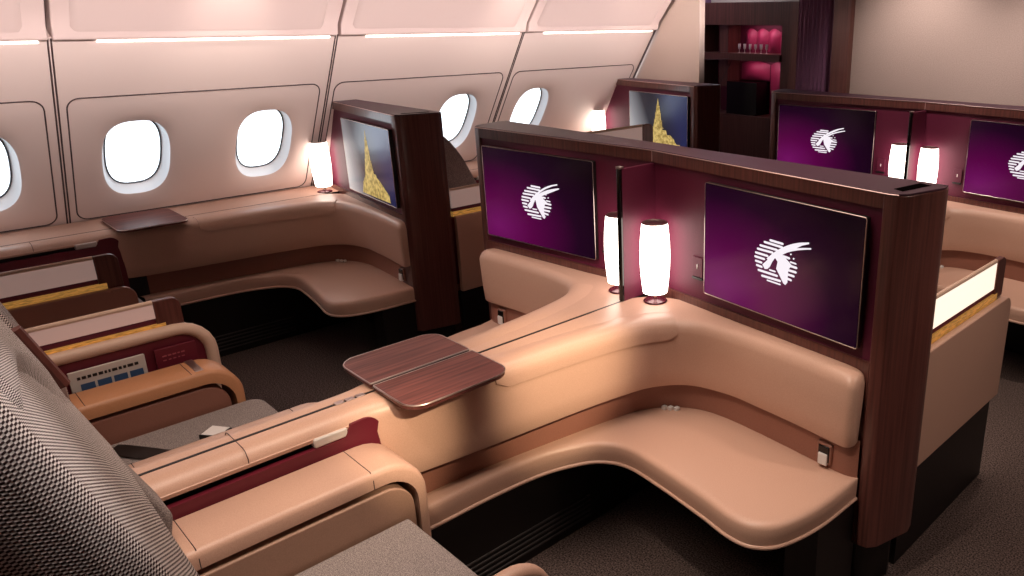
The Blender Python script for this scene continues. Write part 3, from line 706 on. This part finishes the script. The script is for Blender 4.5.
# ------------------------------------------------------------------ seats
def arch(y0, y1, z0, z1, r, n=8):
    return [(y0, z1), (y1-r, z1)]+[(y1-r+r*math.sin(math.radians(90*k/n)), z1-r+r*math.cos(math.radians(90*k/n))) for k in range(1, n+1)]+[(y1, z0)]
def armrest(t, s, x0, x1, zt, leather, inlay=False, side='leather_dark', yn=-1.155):
    out = arch(-2.05, yn, .40, zt, .11); inn = arch(-2.05, yn-.03, .40, zt-.045, .085)
    bm = bmesh.new(); rows = []
    poly = [(y, z) for y, z in out]; pin = [(y, z) for y, z in inn]
    for o_, i_ in zip(poly, pin):
        o_ = Vector(o_); i_ = Vector(i_); dn = (i_-o_).normalized()
        r_ = .012
        ring = []
        for x, d in ((x0+r_, 0), (x1-r_*1.5, 0), (x1-r_*.5, r_*.35), (x1, r_*1.3), (x1, (i_-o_).length), (x0, (i_-o_).length), (x0, r_*1.2), (x0+r_*.4, r_*.3)):
            q = o_+dn*d; ring.append((s*x, q.x, q.y))
        rows.append(ring)
    V = grid_bm(bm, rows, close_v=True, uv=False); bm.faces.new(V[0]); bm.faces.new(V[-1])
    arm = finish(bm, 'armrest', leather, t, angle=50)
    bm = bmesh.new(); pts = arch(-2.05, yn-.045, .30, zt-.062, .075)+[(-2.05, .30)]
    A = [bm.verts.new((s*(x0+.01), y, z)) for y, z in pts]; B = [bm.verts.new((s*(x1+.004), y, z)) for y, z in pts]
    bm.faces.new(A); bm.faces.new(B[::-1])
    for i in range(len(pts)): j = (i+1) % len(pts); bm.faces.new((A[i], A[j], B[j], B[i]))
    finish(bm, 'side_pad', side, arm, bevel=.004)
    # seams across the pad
    for y in (-1.70, yn-.145):
        bm = bmesh.new(); tube_bm(bm, [(s*(x0+.008), y, zt+.0003), (s*(x1-.012), y, zt+.0003), (s*(x1+.0003), y, zt-.02), (s*(x1+.0003), y, zt-.044)], .0011, 6); finish(bm, 'seam', 'groove', arm)
    if inlay:
        bm = bmesh.new(); box_bm(bm, s*(x0+.02), s*(x1-.01), yn-.13, yn-.105, zt-.002, zt+.0015); finish(bm, 'metal_inlay', 'satin', arm, bevel=.001)
    return arm
BACK_H = .96
def sstep(a, b, x):
    t = min(max((x-a)/(b-a), 0), 1); return t*t*(3-2*t)
def zb_(u): return 1.13+.27*sstep(0, .8, u)
def back_face(u, v):
    """u across 0..1 (console side to aisle side), v up 0..1 -> world point of the upholstered front"""
    z = .50+BACK_H*v
    y = -1.79-.37*max(0, z-1.0)-.03*(1-sstep(.78, 1.1, z))*sstep(.15, .7, u)
    x = .205+.715*u
    e = abs(u-.5)*2
    y -= (.02 if u > .5 else .0)*max(0, (e-.2)/.8)**2*sstep(.9, 1.15, z)
    return x, y, z
def make_seat(s, label, loc=(0, 0, 0), inlay_far=False):
    t = thing('suite_seat', label, 'seat', (s*.52, -1.6, 0), 'reclining suite seats')
    bm = bmesh.new(); prism_bm(bm, [(s*x, y) for x, y in rrect(.272, .748, -1.78, -1.225, (.05, .01, .01, .05), 5)], .44, .56)
    finish(bm, 'seat_cushion', 'fabric', t, bevel=.016, seg=4)
    bm = bmesh.new(); prism_bm(bm, [(s*x, y) for x, y in rrect(.30, .72, -1.78, -1.27, .03, 3)], .06, .44); finish(bm, 'seat_base', 'black', t)
    # backrest
    bm = bmesh.new(); nu, nv = 44, 40; rows = []
    for i in range(nu+1):
        u = i/nu; row = []
        for j in range(nv+1):
            x, y, z = back_face(u, j/nv); row.append((s*x, y, z))
        rows.append(row)
    # wrap the sides and the top round to the shell
    def wrap(rows):
        th = .11
        L_ = [[(p[0], p[1]-th, p[2]-.03) for p in rows[0]], [(p[0]-s*.018, p[1]-th*.55, p[2]-.02) for p in rows[0]], [(p[0]-s*.012, p[1]-th*.15, p[2]-.006) for p in rows[0]]]
        R2 = [[(p[0]+s*.016, p[1]-.012, p[2]-.006) for p in rows[-1]], [(p[0]+s*.026, p[1]-.04, p[2]-.02) for p in rows[-1]], [(p[0]+s*.026, p[1]-th, p[2]-.03) for p in rows[-1]]]
        return L_+rows+R2
    rows = wrap(rows)
    for r in rows:
        tpt = r[-1]; r.append((tpt[0], tpt[1]-.02, tpt[2]+.018)); r.append((tpt[0], tpt[1]-.07, tpt[2]+.012)); r.append((tpt[0], tpt[1]-.10, tpt[2]-.04))
    grid_bm(bm, rows); br = finish(bm, 'backrest', 'weave', t, angle=80)
    # seat shell behind
    bm = bmesh.new(); rows = []
    for i in range(13):
        u = i/12; r = []
        for j in range(9):
            x, y, z = back_face(u, j/8); r.append((s*(x+.02*(u-.5)*2), y-.12-.03*math.sin(math.pi*u), z-.01))
        rows.append(r)
    grid_bm(bm, rows, uv=False); finish(bm, 'seat_shell', 'leather_dark', t)
    armrest(t, s, .091, .262, .722, 'leather', side='leather_mid')
    armrest(t, s, .755 if inlay_far else .80, .905 if inlay_far else .84, .702 if inlay_far else .730, 'leather_orange' if inlay_far else 'leather', inlay_far, yn=-1.265 if inlay_far else -1.18)
    return t
s1 = make_seat(1, 'near seat with black and white woven backrest filling the lower left corner')
s2 = make_seat(-1, 'seat left of the centre console with saddle-coloured armrest and grey cushion', inlay_far=True)
s3 = copy_tree(s1, (WX, 0, 0), label='seat in the near window suite, hidden behind its glass-topped side wall')
s4 = copy_tree(s1, (WX, P, 0), label='grey rounded seat back showing behind the near window partition')
for ch in list(s4.children):
    if ch.name.split('.')[0] in ('backrest', 'seat_shell'): bpy.data.objects.remove(ch)
bm = bmesh.new(); out = spline([(.36, .50, 0), (.44, .70, 0), (.445, .80, 0), (.43, .875, 0), (.396, .95, 0), (.325, 1.09, 0), (.258, 1.184, 0), (.205, 1.225, 0), (.165, 1.22, 0), (.148, 1.15, 0), (.145, .95, 0), (.145, .50, 0)], 40)
rows = []
for x, k in ((.42, .0), (.42, .86), (.43, .95), (.46, .99), (.52, 1), (.80, 1), (.84, .99), (.865, .95), (.875, .86), (.875, .0)):
    rows.append([(x+WX, .28+(p.x-.28)*k, .8+(p.y-.8)*k) for p in out])
grid_bm(bm, rows, close_v=True, uv=False); finish(bm, 'backrest', 'fabric', s4, angle=60)
BACK_H = .96
for ch in s3.children:
    if ch.name.startswith('armrest'): ch.location = (0, -.14, -.12)     # folded down
# headrest and belt details that only the nearer seats show
def headrest(root, s):
    bm = bmesh.new(); rows = []
    for i in range(21):
        u = .0+i/20*.985; r = []
        for j in range(13):
            z0_ = zb_(u)-.012; v = (z0_+(1.475-z0_)*j/12-.5)/BACK_H; x, y, z = back_face(u, v); b = .012*min(1, math.sin(math.pi*min(max(i/20, .02), .98))**.3)*min(1, (j-.6)/2.5)
            r.append((s*x, y+b, z+b*.35))
        rows.append(r)
    for r in (rows[0], rows[-1]):
        for q_ in range(len(r)): r[q_] = (r[q_][0], r[q_][1]-.02, r[q_][2]-.004)
    grid_bm(bm, rows); h = finish(bm, 'headrest', 'weave', root, angle=80)
    a = [back_face(-.01, .68+.017*k) for k in range(9)]
    bm = bmesh.new(); tube_bm(bm, [(s*x, y+.010, z) for x, y, z in a], .012, 8); finish(bm, 'headrest_trim', 'end_cap', h)
    bm = bmesh.new(); x, y, z = back_face(-.015, .675); box_bm(bm, s*(x-.006), s*(x+.010), y-.004, y+.010, z-.03, z+.01); finish(bm, 'trim_clip', 'satin', h, bevel=.003)
    return h
headrest(s1, 1)
# side wing of the near seat, next to the armrest
bm = bmesh.new(); pts = [(-1.90, 1.06), (-1.80, 1.0), (-1.717, .80), (-1.732, .73), (-1.9, .73)]
A = [bm.verts.new((.10, y, z)) for y, z in pts]; B = [bm.verts.new((.215, y, z)) for y, z in pts]
bm.faces.new(A); bm.faces.new(B[::-1])
for i in range(5): bm.faces.new((A[i], A[(i+1) % 5], B[(i+1) % 5], B[i]))
finish(bm, 'side_wing', 'fabric', s1, bevel=.01)
# belt on the left seat
bm = bmesh.new(); rows = []
bp = spline([(-.70, -1.675, .566), (-.642, -1.636, .5665), (-.54, -1.573, .5665), (-.443, -1.515, .5665), (-.33, -1.45, .5665)], 12)
for i, p in enumerate(bp):
    a = bp[max(i-1, 0)]; b = bp[min(i+1, 11)]; d = (b-a).normalized(); nn = Vector((-d.y, d.x, 0))*.03; rows.append([p-nn, p+nn])
grid_bm(bm, rows, uv=False); belt = finish(bm, 'seat_belt', 'black', s2)
bm = bmesh.new(); prism_bm(bm, [(-.55, -1.475), (-.49, -1.435), (-.525, -1.385), (-.585, -1.425)], .5665, .588); bk = finish(bm, 'buckle', 'black', belt, bevel=.003)
bm = bmesh.new(); prism_bm(bm, [(-.546, -1.469), (-.496, -1.435), (-.527, -1.392), (-.579, -1.425)], .588, .5905); finish(bm, 'buckle_plate', 'white', bk, bevel=.001)
# ------------------------------------------------------------------ suite side walls with sliding panels
def make_sidewall(s, x, dy, zglass, label, yend=-1.31, tan='leather', rail='leather_pale', y0=-2.14, r=.05, nose=.09, pane='pane_pink'):
    """outer face at x (away from the seat), s=+1 when the aisle is at +x"""
    t = thing('suite_side_wall', label, 'side wall', (x, dy-1.75, 0), 'low side walls of the suites')
    def ext(name, pts, xa, xb, m, p, **k):
        bm = bmesh.new(); A = [bm.verts.new((xa, y+dy, z)) for y, z in pts]; B = [bm.verts.new((xb, y+dy, z)) for y, z in pts]
        bm.faces.new(A); bm.faces.new(B[::-1])
        for i in range(len(pts)): j = (i+1) % len(pts); bm.faces.new((A[i], A[j], B[j], B[i]))
        return finish(bm, name, m, p, **k)
    ya = y0; ye = yend+.03
    top = [(ye-r+r*math.sin(math.radians(15*k)), .80-r+r*math.cos(math.radians(15*k))) for k in range(7)]
    pts = [(ya, .372), (ya, .80)]+top+[(ye-.005, .372)]
    ext('outer_shell', pts, x-s*.028, x, tan, t, bevel=.004)
    ext('skirt', [(ya, 0), (ya, .372), (ye-.03, .372), (ye-.03, 0)], x-s*.04, x-s*.03+s*.01, 'black', t)
    # inner rail: a rolled pad that bends down at the front
    xr = x-s*.075
    bm = bmesh.new(); yn = yend+nose
    path = [(xr, ya+dy, .795), (xr, yn-.10+dy, .795)]+[(xr, yn-.10+.10*math.sin(math.radians(15*k))+dy, .695+.10*math.cos(math.radians(15*k))) for k in range(1, 7)]+[(xr, yn+dy, .45)]
    tube_bm(bm, path, .021, 12); finish(bm, 'inner_rail', rail if nose > 0 else 'leather_dark', t)
    ext('inner_panel', [(ya, .40), (ya, .785), (yn-.09, .785), (yn-.03, .76), (yn-.012, .70), (yn-.012, .40)], xr-s*.004, xr+s*.012, 'burgundy_red', t)
    # gold light strip and sliding panel
    ext('light_strip', [(ya, .795), (ya, .822), (ye-.085, .822), (ye-.085, .795)], x-s*.055, x-s*.030, 'gold', t)
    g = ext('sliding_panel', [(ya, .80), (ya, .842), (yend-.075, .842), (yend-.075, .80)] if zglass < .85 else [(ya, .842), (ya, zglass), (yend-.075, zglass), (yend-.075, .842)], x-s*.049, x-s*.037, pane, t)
    ext('panel_foot', [(ya, .79), (ya, .843), (yend-.075, .843), (yend-.075, .79)], x-s*.045, x-s*.040, 'burgundy', g)
    rr = .03; tp = [(yend-rr+rr*math.sin(math.radians(15*k)), zglass+.004-rr+rr*math.cos(math.radians(15*k))) for k in range(7)]
    ext('end_cap', [(yend-.08, .80), (yend-.08, zglass+.004)]+tp+[(yend, .80)], x-s*.054, x-s*.031, 'end_cap', g, bevel=.003)
    bm = bmesh.new(); tube_bm(bm, [(x-s*.043, ya+dy, zglass-.002), (x-s*.043, yend-.08+dy, zglass-.002)], .0085, 10); finish(bm, 'top_rail', rail, g)
    return t
make_sidewall(1, 1.05, P, .955, 'tan side wall with a bright sliding panel, right of the near centre partition', yend=-1.38, y0=-2.14, pane='pane_glow')
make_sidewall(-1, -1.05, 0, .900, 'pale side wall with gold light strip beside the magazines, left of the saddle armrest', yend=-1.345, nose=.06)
make_sidewall(1, -1.61, 0, .930, 'shade-darkened tan side wall of the near window suite with gold light strip, behind the pale one', tan='leather_dark', yend=-1.375, nose=-.12)  # wall's shade is put into its colour through the darker leather
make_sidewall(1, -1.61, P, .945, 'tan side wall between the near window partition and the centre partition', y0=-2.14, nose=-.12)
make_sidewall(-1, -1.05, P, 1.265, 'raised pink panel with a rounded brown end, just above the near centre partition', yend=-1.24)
# ------------------------------------------------------------------ reading matter in the pocket
MB = print_mat('magazine_cover', (.62, .58, .54), (.1, .13, .2))
def mag(name, y0, y1, x, z0, z1, m, label, cat):
    t = thing(name, label, cat, (x, (y0+y1)/2, z0))
    bm = bmesh.new(); box_bm(bm, x-.006, x+.006, y0, y1, z0, z1); finish(bm, 'cover', m, t, bevel=.001)
    return t
MAGX = -.957
mg = mag('magazine', -1.70, -1.49, MAGX, .47, .745, M['plastic'], 'pale magazine with blue pictures in the pocket left of the saddle armrest', 'magazine')
bm = bmesh.new()
for k in range(4): box_bm(bm, MAGX+.0062, MAGX+.0068, -1.675+k*.045, -1.637+k*.045, .66, .70)
finish(bm, 'cover_pictures', mat('cover_blue', (.04, .09, .2), .4), mg)
bm = bmesh.new()
rnd = random.Random(3); y = -1.68
while y < -1.52:
    w_ = rnd.uniform(.006, .016); box_bm(bm, MAGX+.0062, MAGX+.0068, y, y+w_, .716, .726); y += w_+.004
finish(bm, 'cover_text', 'black', mg)
mg2 = mag('menu_folder', -1.46, -1.335, MAGX-.004, .47, .745, M['burgundy_red'], 'dark red menu folder in the pocket right of the pale magazine', 'menu')
bm = bmesh.new(); y = -1.44
while y < -1.37:
    w_ = rnd.uniform(.006, .014); box_bm(bm, MAGX+.0022, MAGX+.0028, y, y+w_, .715, .72); box_bm(bm, MAGX+.0022, MAGX+.0028, y, y+w_*.8, .70, .704); y += w_+.004
finish(bm, 'cover_text', mat('cover_pink', (.35, .08, .1), .5), mg2)
# ------------------------------------------------------------------ bar cabinet ahead in the aisle
t = thing('bar_cabinet', 'dark wood bar cabinet with crimson padded niches beyond the far partitions', 'cabinet', (-2.15, 3.75, 0))
box('cabinet_back', -2.9, -1.75, 3.80, 3.84, 0, 1.93, 'burgundy', t)
box('upper_panel', -2.9, -1.75, 3.58, 3.8, 1.76, 1.95, 'wood', t)
box('upright', -2.90, -2.80, 3.58, 3.8, 0, 1.76, 'wood', t)
box('upright', -1.93, -1.75, 3.58, 3.8, 0, 1.76, 'wood', t)
box('upright', -2.64, -2.54, 3.62, 3.8, 1.22, 1.76, 'wood', t)
box('counter', -2.80, -1.93, 3.56, 3.8, 1.46, 1.52, 'wood', t)
box('lower_cupboard', -2.80, -1.93, 3.56, 3.8, 0, .98, 'wood', t)
box('oven', -2.53, -2.19, 3.6, 3.8, .98, 1.27, 'gloss_black', t)
def tuft(x0, x1, z0, z1, n, name):
    bm = bmesh.new(); rows = []
    for i in range(n*10+1):
        u = i/(n*10); x = x0+(x1-x0)*u; w_ = abs(math.sin(math.pi*u*n)); r = []
        for j in range(9):
            v = j/8; r.append((x, 3.78-.045*w_*math.sin(math.pi*min(max(v, .02), .98))**.5, z0+(z1-z0+.03*w_)*v))
        rows.append(r)
    grid_bm(bm, rows, uv=False); finish(bm, name, 'tuft', t)
tuft(-2.46, -1.95, 1.52, 1.70, 4, 'crimson_padding')
tuft(-2.50, -2.18, 1.28, 1.42, 1, 'crimson_padding')
tuft(-2.17, -1.94, .98, 1.42, 1, 'crimson_padding')
tuft(-2.78, -2.66, 1.30, 1.42, 1, 'crimson_padding')
area('niche_lamp', (-2.2, 3.66, 1.755), (-2.2, 3.72, 1.5), .4, .04, .8, (1, .5, .62))
area('niche_lamp', (-2.2, 3.64, 1.455), (-2.2, 3.72, 1.2), .4, .04, .6, (1, .5, .62))
ORD = ('leftmost', 'second from left', 'third from left', 'third from right', 'second from right', 'rightmost')
for k in range(6):
    x = -2.41+k*.06
    g = lathe('drinking_glass', [(.0001, 1.521), (.009, 1.521), (.009, 1.524), (.003, 1.527), (.003, 1.55), (.011, 1.56), (.013, 1.60), (.0115, 1.6), (.0095, 1.562), (.0001, 1.556)], x, 3.62, 'white', None, seg=12, org=(x, 3.62, 1.521))
    tag(g, 'small slim glass on the upper bar shelf, %s of six' % ORD[k], 'glass', 'glasses on the bar shelf')
